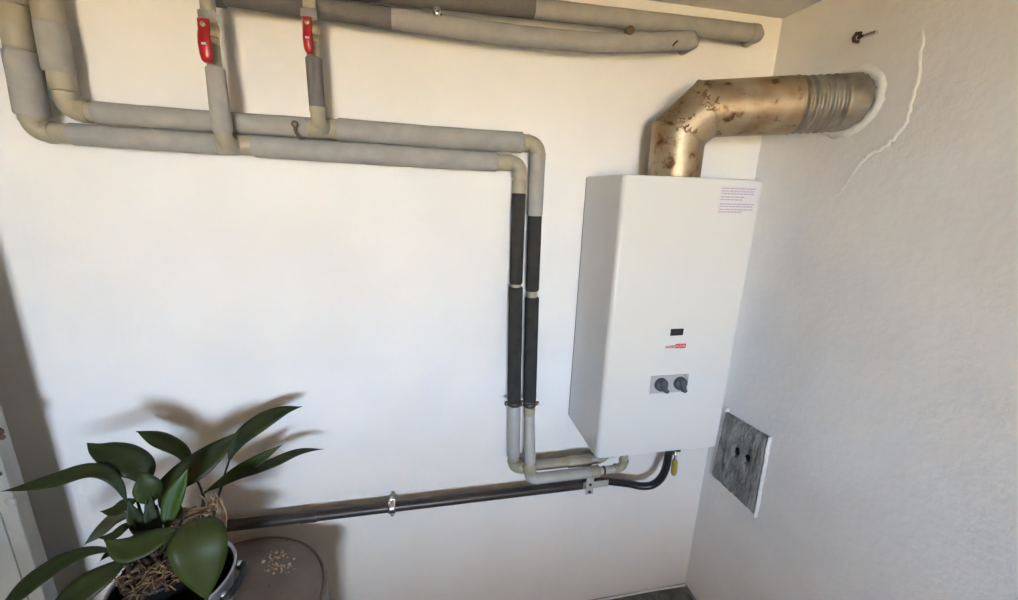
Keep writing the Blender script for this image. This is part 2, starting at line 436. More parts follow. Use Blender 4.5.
def section(name, c0, n0, c1, n1, axis, rad, material):
    b = MB(); R0 = ringplane(c0, n0, axis, side, rad); R1 = ringplane(c1, n1, axis, side, rad); n = 40
    steps = 8; vs = []
    for s_ in range(steps + 1): vs += [a.lerp(c, s_ / steps) for a, c in zip(R0, R1)]
    b.add(vs, [(i * n + k, i * n + (k + 1) % n, (i + 1) * n + (k + 1) % n, (i + 1) * n + k) for i in range(steps) for k in range(n)], True)
    return b.build(name, material, flue)
n1 = (dv + dm).normalized(); n2 = (dm + dh).normalized()
low = section('lower_section', A0, dv, A1, n1, dv, r, 'flue_steel')
mid = section('elbow_section', A1, n1, A2, n2, dm, r * 0.995, 'flue_steel')
hor = section('horizontal_section', A2, n2, A3, dh, dh, r, 'flue_steel')
for nm, c, nr, ax, par in (('seam', A1, n1, dv, mid), ('seam', A2, n2, dh, mid)):
    pts = ringplane(c, nr, ax, side, r + 0.0005); tube(nm, 'flue_steel', par, pts + [pts[0]], 0.0014, 8, False)
pts = ringplane(A3, dh, dh, side, r - 0.001); tube('rolled_edge', 'flue_steel', hor, pts + [pts[0]], 0.0022, 8, False)
# crusts of rust on the seams at the inner bend
b = MB()
for i in range(110):
    t = rnd.random(); a = rnd.gauss(-0.15, 0.5)
    ax = dm; c = A1.lerp(A2, rnd.gauss(0.08, 0.09) if i % 2 else rnd.gauss(0.95, 0.10))
    fr = (-side * math.cos(a) if (-side).y < 0 else side * math.cos(a)) + ax.cross(side) * math.sin(a)
    fr.normalize(); c = c + fr * (r * 0.99); s_ = rnd.uniform(0.0012, 0.0036); e, f = perp(fr); g = (e * rnd.uniform(-1, 1) + f * rnd.uniform(-1, 1)).normalized()
    b.tube([c - g * s_ * 2.2, c - g * s_ * 0.8, c + g * s_ * 0.9, c + g * s_ * 2.0], [s_ * 0.3, s_, s_ * 0.8, s_ * 0.3], 6)
b.build('rust_crust', 'flue_rust', mid)['kind'] = 'stuff'
# corrugated end piece
b = MB(); L = (pe - A3).length; prof = []; nr = 6; per = L * 0.80 / nr
for i in range(nr):
    for k in range(8):
        t = k / 8; prof.append((0.0730 + 0.0032 * math.cos(2 * math.pi * t), i * per + t * per))
prof += [(0.0745, L * 0.83), (0.0750, L * 0.88), (0.0752, L * 0.93), (0.0755, L), (0.0755, L + 0.04)]
b.lathe(A3 - dh * 0.004, dh, prof, 40); b.build('corrugated_sleeve', 'corrugated', flue)

# ------------------------------------------------------------------ insulated pipe runs
def fitting(parent, a, b_, r, name='coupling', material='pipe_plastic'):
    a = Vector(a); b_ = Vector(b_); d = (b_ - a).normalized()
    L = (b_ - a).length
    return tube(name, material, parent, [a, a + d * 0.002, a + d * (L - 0.002), b_], [r - 0.0015, r, r, r - 0.0015], 20)
def elbow(parent, corner, d_in, d_out, R, r, ext=0.012, name='elbow', material='pipe_plastic'):
    pts = bend(corner, d_in, d_out, R, 12); a = Vector(d_in).normalized(); b_ = Vector(d_out).normalized()
    path = [pts[0] - a * ext] + pts + [pts[-1] + b_ * ext]
    rs = [r * 1.09, r * 1.09] + [r] * (len(path) - 4) + [r * 1.09, r * 1.09]
    return tube(name, material, parent, path, rs, 20)
DN = Vector((0, 0, -1)); RT = Vector((1, 0, 0)); BK = Vector((0, 1, 0)); UPV = Vector((0, 0, 1))

def ball_valve(parent, x, y, z, wide=1.0, long=1.0):
    """brass valve on a vertical pipe, lever in front hanging down"""
    v = MB()
    v.lathe((x, y, z), (0, 0, 1), [(0.0, -0.032), (0.0165, -0.032), (0.0165, -0.020), (0.0135, -0.019), (0.019, -0.009), (0.020, 0.0), (0.019, 0.009), (0.0135, 0.019), (0.0, 0.019)], 20)
    body = v.build('ball_valve', 'brass', parent)
    v = MB(); v.lathe((x, y, z + 0.019), (0, 0, 1), [(0.0, 0), (0.0215, 0.0), (0.0215, 0.017), (0.0185, 0.020), (0.0, 0.020)], 6, False); v.build('hex_nut', 'chrome', body)
    v = MB(); v.lathe((x, y - 0.012, z), (0, -1, 0), [(0.009, 0), (0.009, 0.014), (0.0055, 0.015), (0.0055, 0.028), (0, 0.028)], 14); v.build('stem', 'brass', body)
    v = MB(); v.lathe((x, y - 0.033, z), (0, -1, 0), [(0.0, 0), (0.0075, 0.0), (0.0075, 0.006), (0, 0.0065)], 6, False); v.build('lever_nut', 'dark_steel', body)
    # lever: a bent strap with a rounded grip
    yl = y - 0.034
    path = [(0.012, 0.010, 0.0), (-0.010, 0.0105, 0.0), (-0.028, 0.0105, -0.012), (-0.050, 0.0115, -0.013), (-0.078, 0.0110, -0.011), (-0.093, 0.0095, -0.008), (-0.099, 0.0055, -0.007)]
    vs = []
    for (dz, hw, dy) in path:
        for (sx, ty) in ((-1, 0), (-0.75, -0.0045), (0.75, -0.0045), (1, 0), (0.8, 0.004), (-0.8, 0.004)):
            vs.append((x + sx * hw * wide, yl + dy * 0.6 + ty, z + dz * (long if dz < 0 else 1)))
    v = MB(); n = 6
    fs = [(i * n + k, i * n + (k + 1) % n, (i + 1) * n + (k + 1) % n, (i + 1) * n + k) for i in range(len(path) - 1) for k in range(n)]
    v.add(vs, fs, True); v.add(vs[:n], [tuple(range(n))], False); v.add(vs[-n:], [tuple(range(n))], False)
    lv = v.build('lever', 'red_plastic', body)
    v = MB(); v.box((x - 0.0045, yl - 0.0140, z - 0.055 * long), (x + 0.0045, yl - 0.0112, z - 0.049 * long)); v.build('lever_mark', 'sticker_paper', lv)
    return body

# --- upper run
o = 0.06
ra = thing('water_pipe', 'grey foam-wrapped water pipe, upper run, dropping on the side nearer the boiler', 'pipe', (-1.4, -o, 1.9), 'insulated water pipes on the back wall')
xa = -2.005; za0, za1 = 1.903, 1.889; xv = -0.824
tube('pipe', 'pipe_plastic', ra, [(xa, -o, H - 0.001), (xa, -o, 1.95)], 0.025, 20)
fitting(ra, (xa + 0.002, -o, 2.16), (xa, -o, 2.088), 0.0290)
sleeve(ra, (xa, -o, 2.093), (xa - 0.003, -o, 1.985), 0.0305, 'foam_light')
fitting(ra, (xa - 0.001, -o, 1.990), (xa - 0.001, -o, 1.946), 0.0255)
elbow(ra, (xa, -o, za0), DN, RT, 0.025, 0.0240, 0.016)
fitting(ra, (xa + 0.032, -o, za0), (-1.935, -o, za0), 0.0235)
def zA(x): return za0 + (za1 - za0) * (x + 2.0) / 1.15
XTA = -1.427
sleeve(ra, (-1.950, -o, zA(-1.95)), (XTA - 0.038, -o, zA(XTA)), 0.0265, 'foam_light', sag=0.002)
fitting(ra, (XTA - 0.040, -o, zA(XTA)), (XTA + 0.040, -o, zA(XTA)), 0.0265, 'tee')
sleeve(ra, (XTA + 0.036, -o, zA(XTA)), (-0.872, -o, zA(-0.87)), 0.0300, 'foam_light', sag=0.002, taper=0.98)
elbow(ra, (xv, -o, za1), RT, DN, 0.030, 0.0225, 0.016)
sleeve(ra, (xv - 0.001, -o, 1.862), (xv - 0.001, -o, 1.675), 0.0245, 'foam_light')
sleeve(ra, (xv, -o, 1.678), (xv + 0.002, -o - 0.002, 1.434), 0.0220, 'foam_dark')
tube('pipe', 'pipe_plastic', ra, [(xv + 0.002, -o, 1.45), (xv + 0.010, -o - 0.004, 1.0)], 0.0175, 18)
sleeve(ra, (xv + 0.003, -o - 0.002, 1.413), (xv + 0.011, -o - 0.004, 1.036), 0.0228, 'foam_dark')
fitting(ra, (xv + 0.012, -o - 0.006, 1.012), (xv + 0.012, -o - 0.006, 0.985), 0.0195)
OA = 0.106
pA = W(530.0, 466, OA); XA2 = pA.x; ZA2 = W(531, 479.0, OA).z
tube('pipe', 'pipe_grey', ra, [(xv + 0.012, -o - 0.006, 0.987), (XA2, -OA, ZA2 + 0.062)], [0.0180, 0.0200], 18)
fitting(ra, (XA2, -OA, ZA2 + 0.070), (XA2, -OA, ZA2 + 0.028), 0.0232)
elbow(ra, (XA2, -OA, ZA2), DN, RT, 0.026, 0.0195, 0.008, material='pipe_grey')
sleeve(ra, (XA2 + 0.030, -OA, ZA2), (-0.555, -OA, ZA2 + 0.002), 0.0195, 'pipe_grey', wob=0.003, name='pipe')
fitting(ra, (-0.580, -OA, ZA2 + 0.002), (-0.545, -OA, ZA2 + 0.003), 0.0225)
fitting(ra, (-0.547, -OA, ZA2 + 0.003), (-0.478, -OA, ZA2 + 0.004), 0.0145, 'nipple', 'pipe_grey')
fitting(ra, (-0.530, -OA, ZA2 + 0.003), (-0.522, -OA, ZA2 + 0.003), 0.0165, 'ring', 'rust')
elbow(ra, (-0.448, -OA, ZA2 + 0.005), RT, UPV, 0.024, 0.0165, 0.010)
tube('pipe', 'pipe_plastic', ra, [(-0.448, -OA, ZA2 + 0.034), (-0.448, -OA, BZ0 - 0.004)], 0.0150, 16)
# branch with a red-handled valve
OB = 0.122
tube('pipe', 'pipe_plastic', ra, [(XTA, -OB, H - 0.001), (XTA, -OB, 1.93)], 0.0150, 18)
sleeve(ra, (XTA, -OB, 2.054), (XTA, -OB, 1.938), 0.0190, 'foam_middle')
elbow(ra, (XTA, -OB, 1.899), DN, BK, 0.030, 0.0178, 0.010)
fitting(ra, (XTA, -0.095, 1.899), (XTA, -0.078, 1.899), 0.0215, 'socket')
ball_valve(ra, XTA - 0.001, -OB, 2.118, 1.0, 0.66)

# --- lower run
rb = thing('water_pipe', 'grey foam-wrapped water pipe, lower run, dropping on the side away from the boiler', 'pipe', (-1.5, -o, 1.84), 'insulated water pipes on the back wall')
xb = -2.082; zb0, zb1 = 1.851, 1.830; xw = -0.878
tube('pipe', 'pipe_plastic', rb, [(-2.070, -o, H - 0.001), (xb, -o, 1.88)], 0.026, 20)
fitting(rb, (-2.068, -o, 2.19), (-2.071, -o, 2.122), 0.0320)
fitting(rb, (-2.071, -o, 2.120), (-2.074, -o, 2.030), 0.0285)
sleeve(rb, (-2.074, -o, 2.026), (xb, -o, 1.886), 0.0325, 'foam_light')
elbow(rb, (xb, -o, zb0), DN, RT, 0.025, 0.0245, 0.012)
def zB(x): return zb0 + (zb1 - zb0) * (x + 2.08) / 1.2
fitting(rb, (xb + 0.030, -o, zB(-2.05)), (-2.000, -o, zB(-2.0)), 0.0240)
XTB = -1.652
sleeve(rb, (-2.012, -o, zB(-2.01)), (XTB - 0.036, -o, zB(XTB)), 0.0262, 'foam_light', sag=0.001)
fitting(rb, (XTB - 0.038, -o, zB(XTB)), (XTB + 0.050, -o, zB(XTB)), 0.0255, 'tee')
sleeve(rb, (XTB + 0.046, -o, zB(XTB + 0.04)), (-0.949, -o, zB(-0.95)), 0.0285, 'foam_light', sag=0.002)
fitting(rb, (-0.952, -o, zb1), (-0.905, -o, zb1), 0.0235)
elbow(rb, (xw, -o, zb1), RT, DN, 0.028, 0.0220, 0.012)
fitting(rb, (xw, -o, 1.800), (xw, -o, 1.776), 0.0185)
fitting(rb, (xw, -o, 1.780), (xw, -o, 1.740), 0.0205)
sleeve(rb, (xw, -o, 1.745), (xw + 0.001, -o, 1.458), 0.0212, 'foam_dark')
tube('pipe', 'pipe_plastic', rb, [(xw + 0.001, -o, 1.47), (xw + 0.012, -o, 0.80)], 0.0165, 18)
sleeve(rb, (xw + 0.001, -o, 1.448), (xw + 0.010, -o, 1.040), 0.0232, 'foam_dark')
sleeve(rb, (xw + 0.011, -o, 1.022), (xw + 0.016, -o, 0.818), 0.0228, 'pipe_grey', wob=0.004, name='pipe_sleeve')
XB2 = xw + 0.017
fitting(rb, (XB2, -o, 0.822), (XB2, -o, 0.800), 0.0205)
elbow(rb, (XB2, -o, 0.768), DN, RT, 0.026, 0.0215, 0.008)
tube('pipe', 'pipe_plastic', rb, [(XB2 + 0.03, -o, 0.768), (-0.640, -o, 0.768)], 0.0185, 18)
fitting(rb, (-0.655, -o, 0.768), (-0.560, -o, 0.768), 0.0215)
fitting(rb, (-0.562, -o, 0.768), (-0.520, -o, 0.768), 0.0165, 'nipple', 'pipe_grey')
elbow(rb, (-0.500, -o, 0.768), RT, UPV, 0.024, 0.0165, 0.010)
tube('pipe', 'pipe_plastic', rb, [(-0.500, -o, 0.795), (-0.500, -o, BZ0 - 0.004)], 0.0150, 16)
tube('pipe', 'pipe_plastic', rb, [(XTB + 0.006, -OB, H - 0.001), (XTB, -OB, 1.86)], 0.0160, 18)
sleeve(rb, (XTB + 0.002, -OB, 2.013), (XTB, -OB, 1.866), 0.0205, 'foam_light', taper=1.14)
elbow(rb, (XTB, -OB, zB(XTB)), DN, BK, 0.032, 0.0200, 0.006)
fitting(rb, (XTB, -0.092, zB(XTB)), (XTB, -0.078, zB(XTB)), 0.0225, 'socket')
ball_valve(rb, XTB + 0.003, -OB, 2.092, 1.25, 0.80)

# --- two pipes right under the ceiling
rc = thing('ceiling_pipe', 'foam-wrapped pipe tight under the ceiling, ending near the room corner', 'pipe', (-0.9, -0.07, 2.235), 'insulated pipes under the ceiling')
pc = 0.062
tube('pipe', 'pipe_plastic', rc, [(-1.66, -pc, 2.232), (-0.150, -pc, 2.244), (-0.128, -pc + 0.020, 2.244), (-0.122, -0.001, 2.244)], 0.0180, 16)
sleeve(rc, (-1.64, -pc, 2.232), (-0.852, -pc, 2.240), 0.0255, 'foam_middle')
sleeve(rc, (-0.857, -pc, 2.240), (-0.150, -pc, 2.247), 0.0255, 'foam_light', wob=0.016)
tube('end_cap', 'foam_light', rc, [(-0.162, -pc, 2.246), (-0.146, -pc, 2.246), (-0.134, -pc + 0.008, 2.245), (-0.128, -pc + 0.016, 2.244)], [0.0272, 0.0275, 0.024, 0.016], 20)
rd = thing('ceiling_pipe', 'sagging foam-wrapped pipe slung below the one under the ceiling', 'pipe', (-1.0, -0.085, 2.18), 'insulated pipes under the ceiling')
pd = 0.075
sleeve(rd, (-1.64, -pd, 2.186), (-1.232, -pd, 2.173), 0.0250, 'foam_middle', sag=0.0)
D0 = [(-1.238, -pd, 2.1725), (-1.05, -pd, 2.167), (-0.85, -pd, 2.165), (-0.66, -pd - 0.002, 2.170), (-0.50, -pd - 0.006, 2.184), (-0.395, -pd - 0.012, 2.196), (-0.375, -pd - 0.012, 2.197)]
sp = smooth_path(D0, 8); tube('foam_sleeve', 'foam_light', rd, sp, [0.0262 * (1 + rnd.uniform(-.012, .012)) for _ in sp[:-1]] + [0.020], 20)
b = MB(); b.lathe((-1.64, -pd, 2.186), (-1, 0, 0), [(0.026, -0.012), (0.030, -0.010), (0.030, 0.010), (0.024, 0.012), (0.0, 0.012)], 24); b.build('end_ring', 'foam_middle', rd)
q = W(675, 43, 0.112); b = MB(); b.tube(smooth_path([(q.x - 0.006, -0.1128, q.z - 0.008), (q.x, -0.1135, q.z), (q.x + 0.007, -0.1128, q.z + 0.006)], 3), 0.0026, 6); b.build('tear', 'rust', rd)
tube('pipe', 'pipe_plastic', rd, [(-0.40, -pd - 0.012, 2.196), (-0.362, -pd - 0.010, 2.198), (-0.352, -pd + 0.01, 2.198), (-0.350, -0.001, 2.198)], 0.0150, 14)

# ------------------------------------------------------------------ pipe clamps and clips
def clamp(name, label, c, axis, r, material, group=None, wallrod=True, width=0.016, bolt=None):
    t = thing(name, label, 'pipe clamp', c, group); c = Vector(c); ax = Vector(axis).normalized()
    b = MB(); h = width / 2
    b.lathe(c, ax, [(r, -h), (r + 0.003, -h), (r + 0.0042, -h * 0.6), (r + 0.0042, h * 0.6), (r + 0.003, h), (r, h)], 28); b.build('ring', material, t)
    if wallrod: tube('wall_rod', material, t, [(c.x, c.y + r + 0.003, c.z), (c.x, -0.0005, c.z)], 0.005, 10)
    for sg in (1, -1):
        d = BK.cross(ax).normalized() * sg; q = c + d * (r + 0.009); b = MB()
        lo = q - Vector((0.006, 0.006, 0.006)) - d * 0.0; hi = q + Vector((0.006, 0.006, 0.006)); b.box(lo, hi); b.build('ear', material, t, bevel=0.0015, bseg=2)
        b = MB(); b.lathe(q + Vector((0, -0.006, 0)), (0, -1, 0), [(0.0042, 0), (0.0042, 0.004), (0, 0.0046)], 8); b.build('screw', bolt or material, t)
    return t
clamp('pipe_clamp', 'dark metal clamp on the pipe drop farther from the boiler', (xw + 0.0105, -o, 1.031), (0, 0, 1), 0.0190, 'dark_steel', 'clamps on the two pipe drops', bolt='chrome')
clamp('pipe_clamp', 'dark metal clamp on the pipe drop nearer the boiler', (xv + 0.0115, -o - 0.005, 1.026), (0, 0, 1), 0.0185, 'dark_steel', 'clamps on the two pipe drops', bolt='chrome')
def clip(label, px, py, off, material, z_to=None):
    q = W(px, py, off); t = thing('pipe_clip', label, 'pipe clip', q, 'clips holding the ceiling pipes')
    b = MB(); b.lathe(q, (0, -1, 0), [(0.0045, 0), (0.0105, 0.0), (0.0115, 0.006), (0.0105, 0.010), (0.0045, 0.010)], 16); b.build('eye', material, t)
    tube('rod', 'dark_steel', t, [(q.x, q.y + 0.002, q.z), (q.x, -0.0005, q.z)], 0.004, 8)
    box('strap', 'dark_steel', t, (q.x - 0.010, q.y - 0.003, q.z - 0.004), (q.x + 0.012, q.y + 0.010, q.z + 0.005), 0.001, 2)
    return t
clip('small metal eye clip between ceiling pipes at their dark sleeves', 437, 12, 0.104, 'chrome')
clip('small dark clip between ceiling pipes at their light sleeves', 629, 31, 0.106, 'dark_steel')
q = W(294.5, 124, 0.098)
t = thing('eye_hook', 'small dark eye hook on the upper insulated pipe beside the red valve branch', 'hook', q)
b = MB(); b.tube([q + Vector((0.0065 * math.cos(a), 0, 0.0065 * math.sin(a))) for a in [2 * math.pi * k / 20 for k in range(21)]], 0.0024, 8, False); b.build('eye', 'dark_steel', t)
tube('shank', 'dark_steel', t, smooth_path([q + Vector((0, 0, -0.007)), q + Vector((0.001, 0.004, -0.020)), q + Vector((0.008, 0.006, -0.031)), (q.x + 0.013, -0.090, q.z - 0.034)], 5), 0.0042, 8)

# ------------------------------------------------------------------ gas pipe, hose and valve
ZG = 0.648; OG = 0.045; RG = 0.0185
gas = thing('gas_pipe', 'black painted gas pipe running low along the back wall', 'pipe', (-1.2, -OG, ZG))
tube('pipe', 'gas_black', gas, bend((-2.03, -OG, ZG), (0, 0, 1), (1, 0, 0), 0.06, 8) + [(-1.6, -OG, ZG), (-1.1, -OG, ZG), (-0.60, -OG, ZG + 0.001), (-0.520, -OG, ZG + 0.002)], RG, 20)
tube('drop', 'gas_black', gas, [(-2.03, -OG, ZG - 0.055), (-2.03, -OG, 0.001)], RG, 16)
tube('coupling', 'gas_black', gas, [(-1.595, -OG, ZG), (-1.545, -OG, ZG)], RG + 0.0022, 20)
tube('end_fitting', 'rust', gas, [(-0.525, -OG, ZG + 0.002), (-0.500, -OG, ZG + 0.003), (-0.470, -OG, ZG + 0.003)], [RG + 0.001, 0.0165, 0.0140], 18)
hp = [(-0.475, -OG, ZG + 0.003)] + [W(x, y, of) for x, y, of in ((628, 483.5, 0.050), (641, 486, 0.062), (652, 485, 0.075), (661, 478, 0.085), (666, 467, 0.090), (668.5, 454, 0.093))]
hp += [Vector((hp[-1].x + 0.001, -0.0935, hp[-1].z + 0.004))]
hose = tag(tube('gas_hose', 'hose_black', None, smooth_path(hp, 8), 0.0150, 18), 'bent black gas hose rising into the boiler underside', 'hose')
q = hp[-2]
gv = thing('gas_valve', 'gas shut-off valve with yellow handle hanging under the boiler', 'valve', (q.x, -0.1, 0.80))
ZV = hp[-1].z + 0.004
fitting(gv, (q.x + 0.001, -0.0935, ZV), (q.x + 0.004, -0.095, ZV + 0.055), 0.0205, 'body', 'dark_steel')
tube('riser', 'dark_steel', gv, [(q.x + 0.004, -0.095, ZV + 0.054), (q.x + 0.004, -0.095, BZ0 - 0.004)], 0.0130, 14)
tube('spindle', 'dark_steel', gv, [(q.x + 0.010, -0.098, ZV + 0.012), (q.x + 0.040, -0.100, ZV + 0.012)], 0.0090, 12)
h0 = W(675.5, 455, 0.112); h1 = W(673.5, 475, 0.112)
tube('handle_stem', 'chrome', gv, [h0 + Vector((0, 0.008, 0.012)), h0, h0.lerp(h1, 0.25)], 0.0045, 10)
d = (h1 - h0); b = MB(); b.tube([h0.lerp(h1, t_) for t_ in (0.22, 0.30, 0.5, 0.8, 0.95, 1.02)], [0.006, 0.0105, 0.0115, 0.0115, 0.0095, 0.004], 14); b.build('handle', 'yellow_plastic', gv)
gc = clamp('pipe_clamp', 'shiny metal clamp around the black gas pipe', (W(392, 505, OG).x, -OG, ZG), (1, 0, 0), RG + 0.0020, 'chrome', width=0.024)
# bonding bracket between the gas pipe and the water pipe
br = thing('pipe_bracket', 'beige metal bracket with screws bridging gas pipe and water pipe ends', 'bracket', (-0.56, -0.085, 0.69))
b = MB(); b.box((-0.583, -0.0930, 0.640), (-0.553, -0.0885, ZA2 - 0.018)); b.build('plate', 'pipe_grey', br, bevel=0.0015, bseg=2)
b = MB(); b.box((-0.583, -0.0890, 0.672), (-0.553, -0.0640, 0.676)); b.build('shelf', 'pipe_grey', br, bevel=0.0012, bseg=2)
b = MB(); b.box((-0.583, -0.0690, 0.646), (-0.480, -0.0645, 0.674)); b.build('tail', 'pipe_grey', br, bevel=0.0012, bseg=2)
for z in (0.652, 0.684):
    b = MB(); b.lathe((-0.568, -0.0930, z), (0, -1, 0), [(0.0060, 0), (0.0060, 0.003), (0.004, 0.0045), (0, 0.0045)], 12); b.build('screw', 'rust', br)

# ------------------------------------------------------------------ cement patch on the side wall
cp = thing('cement_patch', 'square of bare grey cement with two holes on the side wall', 'wall patch', (0, -0.17, 0.63))
c00 = Vector((0, -0.052, 0.626)); c10 = Vector((0, -0.288, 0.634)); c01 = Vector((0, -0.066, 0.930)); c11 = Vector((0, -0.279, 0.949))
holes = [RW(735.5, 451.5, 0.012), RW(746, 458.5, 0.012)]
b = MB(); nu, nv = 44, 56; vs = []
for j in range(nv + 1):
    for i in range(nu + 1):
        u, v = i / nu, j / nv
        q = (c00 * (1 - u) + c10 * u) * (1 - v) + (c01 * (1 - u) + c11 * u) * v
        edge = min(u, 1 - u, v, 1 - v)
        h = 0.0125 + rnd.uniform(-0.0014, 0.0014) + 0.002 * math.sin(9 * u + 4 * v) * math.sin(7 * v)
        if edge < 1e-6: h = 0.0
        elif edge < 0.025: h *= 0.8
        for hl in holes:
            dd = math.hypot((q.y - hl.y) * 1.25, (q.z - hl.z) * 0.85)
            if dd < 0.021: h = min(h, 0.0015 if dd < 0.016 else 0.008)
        vs.append((-h, q.y + (rnd.uniform(-.0015, .0015) if edge < 0.03 else 0), q.z + (rnd.uniform(-.002, .002) if edge < 0.03 else 0)))
fs = [(j * (nu + 1) + i, j * (nu + 1) + i + 1, (j + 1) * (nu + 1) + i + 1, (j + 1) * (nu + 1) + i) for j in range(nv) for i in range(nu)]
b.add(vs, fs, True); b.build('cement_face', 'cement', cp, fixn=True)
for hl in holes:
    b = MB(); b.lathe((-0.0032, hl.y, hl.z), (-1, 0, 0), [(0.0140, -0.002), (0.0135, 0.0), (0, 0.0005)], 14); b.build('hole', 'hole_shade', cp)  # black disc paints the shade inside the pit
e0, e1 = c10 + Vector((0, -0.004, -0.006)), c11 + Vector((0, -0.004, 0.004))
b = MB(); n = 26; vs = []
for k in range(n + 1):
    q = e0.lerp(e1, k / n); jy = rnd.uniform(-0.0012, 0.0012)
    for (hx, dy) in ((0.0, 0.005), (0.0115, 0.0025), (0.0115, 0.0), (0.0, -0.003)): vs.append((-hx + (rnd.uniform(-.001, .001) if hx else 0), q.y + dy + jy, q.z))
b.add(vs, [(k * 4 + j, (k + 1) * 4 + j, (k + 1) * 4 + j + 1, k * 4 + j + 1) for k in range(n) for j in range(3)], True); b.build('painted_edge', 'plaster_white', cp)
for q in (c00 + Vector((0, -0.004, 0.002)), c01 + Vector((0, 0.006, 0.004))):
    b = MB()
    for i in range(5):
        s_ = rnd.uniform(0.005, 0.010); p_ = q + Vector((0, rnd.uniform(-.012, .012), rnd.uniform(-.008, .008)))
        b.lathe((0, p_.y, p_.z), (-1, 0, 0), [(s_, -0.001), (s_ * 0.9, 0.007), (s_ * 0.5, 0.011), (0, 0.0125)], 8)
    b.build('plaster_lump', 'plaster_white', cp)

# metal bracket left over on the side wall above the flue
q = RW(862, 37)
wb = thing('wall_bracket', 'small rusty metal bracket on the side wall above the flue', 'bracket', q)
box('bar', 'chrome', wb, (-0.012, q.y - 0.045, q.z - 0.006), (-0.0002, q.y + 0.004, q.z + 0.002), 0.0015, 2)
b = MB(); b.tube([(-0.002, q.y + 0.006, q.z - 0.010), (-0.016, q.y + 0.006, q.z - 0.010), (-0.020, q.y + 0.006, q.z - 0.002), (-0.016, q.y + 0.004, q.z + 0.008), (-0.002, q.y + 0.004, q.z + 0.010)], 0.0045, 8); b.build('hook', 'rust', wb)
b = MB(); b.lathe((-0.012, q.y - 0.006, q.z - 0.002), (-1, 0, 0), [(0.006, 0), (0.006, 0.004), (0, 0.005)], 6, False); b.build('screw', 'rust', wb)

# ------------------------------------------------------------------ round stand
SX, SY, SR, SZ = -1.72, -0.302, 0.250, 0.60
stand = thing('round_stand', 'round brown wooden stand with a dusty top under the potted plant', 'stand', (SX, SY, 0))
b = MB(); b.lathe((SX, SY, 0), (0, 0, 1), [(0, 0.001), (0.205, 0.001), (0.212, 0.02), (0.232, 0.30), (0.236, 0.545), (0.0, 0.545)], 64); b.build('body', 'stand_edge', stand)
b = MB(); b.lathe((SX, SY, 0), (0, 0, 1), [(0.230, 0.540), (SR - 0.004, 0.541), (SR, 0.546), (SR, 0.590), (SR - 0.004, 0.5965), (SR - 0.009, 0.598), (SR - 0.011, 0.594), (SR - 0.012, 0.545)], 80); b.build('rim', 'stand_wood', stand)
b = MB(); b.lathe((SX, SY, 0), (0, 0, 1), [(0.0, 0.546), (SR - 0.013, 0.546), (SR - 0.013, 0.597), (SR - 0.016, SZ), (0.0, SZ)], 80, False); b.build('top', 'stand_wood', stand)
b = MB()
for i in range(80):
    p_ = HZ(rnd.gauss(278, 7), rnd.gauss(557 + (11 if i % 2 == 0 else 0), 4.5), SZ); s_ = rnd.uniform(0.0012, 0.0042) * (1.7 if i % 9 == 0 else 1)
    b.lathe((p_.x, p_.y, SZ + 0.0002), (rnd.uniform(-.3, .3), rnd.uniform(-.3, .3), 1), [(s_, 0), (s_ * 0.8, s_ * 0.5), (0, s_ * 0.7)], 6)
cr = b.build('soil_crumbs', 'crumb', None, origin=HZ(278, 560, SZ)); tag(cr, 'crumbs of dry soil scattered on the round stand', 'soil'); cr['kind'] = 'stuff'

# ------------------------------------------------------------------ bucket, inner pot, plant
PX, PY, PR, PZ = -1.803, -0.365, 0.131, 0.780
bk = thing('bucket', 'grey enamelled bucket with black grip holding the potted plant', 'bucket', (PX, PY, SZ))
b = MB(); b.lathe((PX, PY, 0), (0, 0, 1), [(0, SZ + 0.001), (0.102, SZ + 0.001), (0.105, SZ + 0.006), (PR - 0.002, PZ - 0.006), (PR + 0.004, PZ - 0.002), (PR + 0.003, PZ + 0.002), (PR - 0.002, PZ + 0.002),
                  (PR - 0.003, PZ - 0.004), (0.1055, SZ + 0.010), (0, SZ + 0.006)], 64); b.build('body', 'bucket', bk)
b = MB(); b.lathe((PX, PY, 0), (0, 0, 1), [(PR - 0.0035, PZ - 0.006), (0.1050, SZ + 0.0105), (0.0, SZ + 0.0095)], 64); b.build('inner_shade', 'black_plastic', bk)  # black inner sheet added as the shade inside the bucket
hl = HZ(236, 572, 0.775); hd_ = Vector((hl.x - PX, hl.y - PY, 0)).normalized()
sdv = Vector((-hd_.y, hd_.x, 0)); hc = Vector((PX, PY, 0.757)) + hd_ * (PR + 0.002)
b = MB(); b.tube(smooth_path([hc - sdv * 0.050 - hd_ * 0.006 + Vector((0, 0, -0.012)), hc - sdv * 0.044 + hd_ * 0.012, hc + hd_ * 0.020 + Vector((0, 0, 0.002)), hc + sdv * 0.040 + hd_ * 0.012, hc + sdv * 0.046 - hd_ * 0.006 + Vector((0, 0, -0.012))], 6), 0.0085, 10); b.build('grip', 'black_plastic', bk)
for sg in (-1, 1):
    q = hc + sdv * 0.046 * sg; b = MB(); b.lathe(q - hd_ * 0.006, hd_, [(0.007, 0), (0.007, 0.006), (0.004, 0.009), (0, 0.009)], 14); b.build('lug', 'bucket', bk)
IX, IY = PX - 0.032, PY + 0.018
pot = thing('plant_pot', 'black plastic inner pot standing inside the grey bucket', 'pot', (IX, IY, SZ + 0.011))
b = MB(); b.lathe((IX, IY, 0), (0, 0, 1), [(0, SZ + 0.011), (0.062, SZ + 0.011), (0.078, 0.795), (0.081, 0.797), (0.081, 0.808), (0.078, 0.808), (0.076, 0.795), (0.07, 0.74), (0, 0.74)], 48); b.build('body', 'black_plastic', pot)
b = MB()
def bz(dx, dy): return 0.802 + 0.035 * max(0, 1 - (dx * dx + dy * dy) / 0.0060)
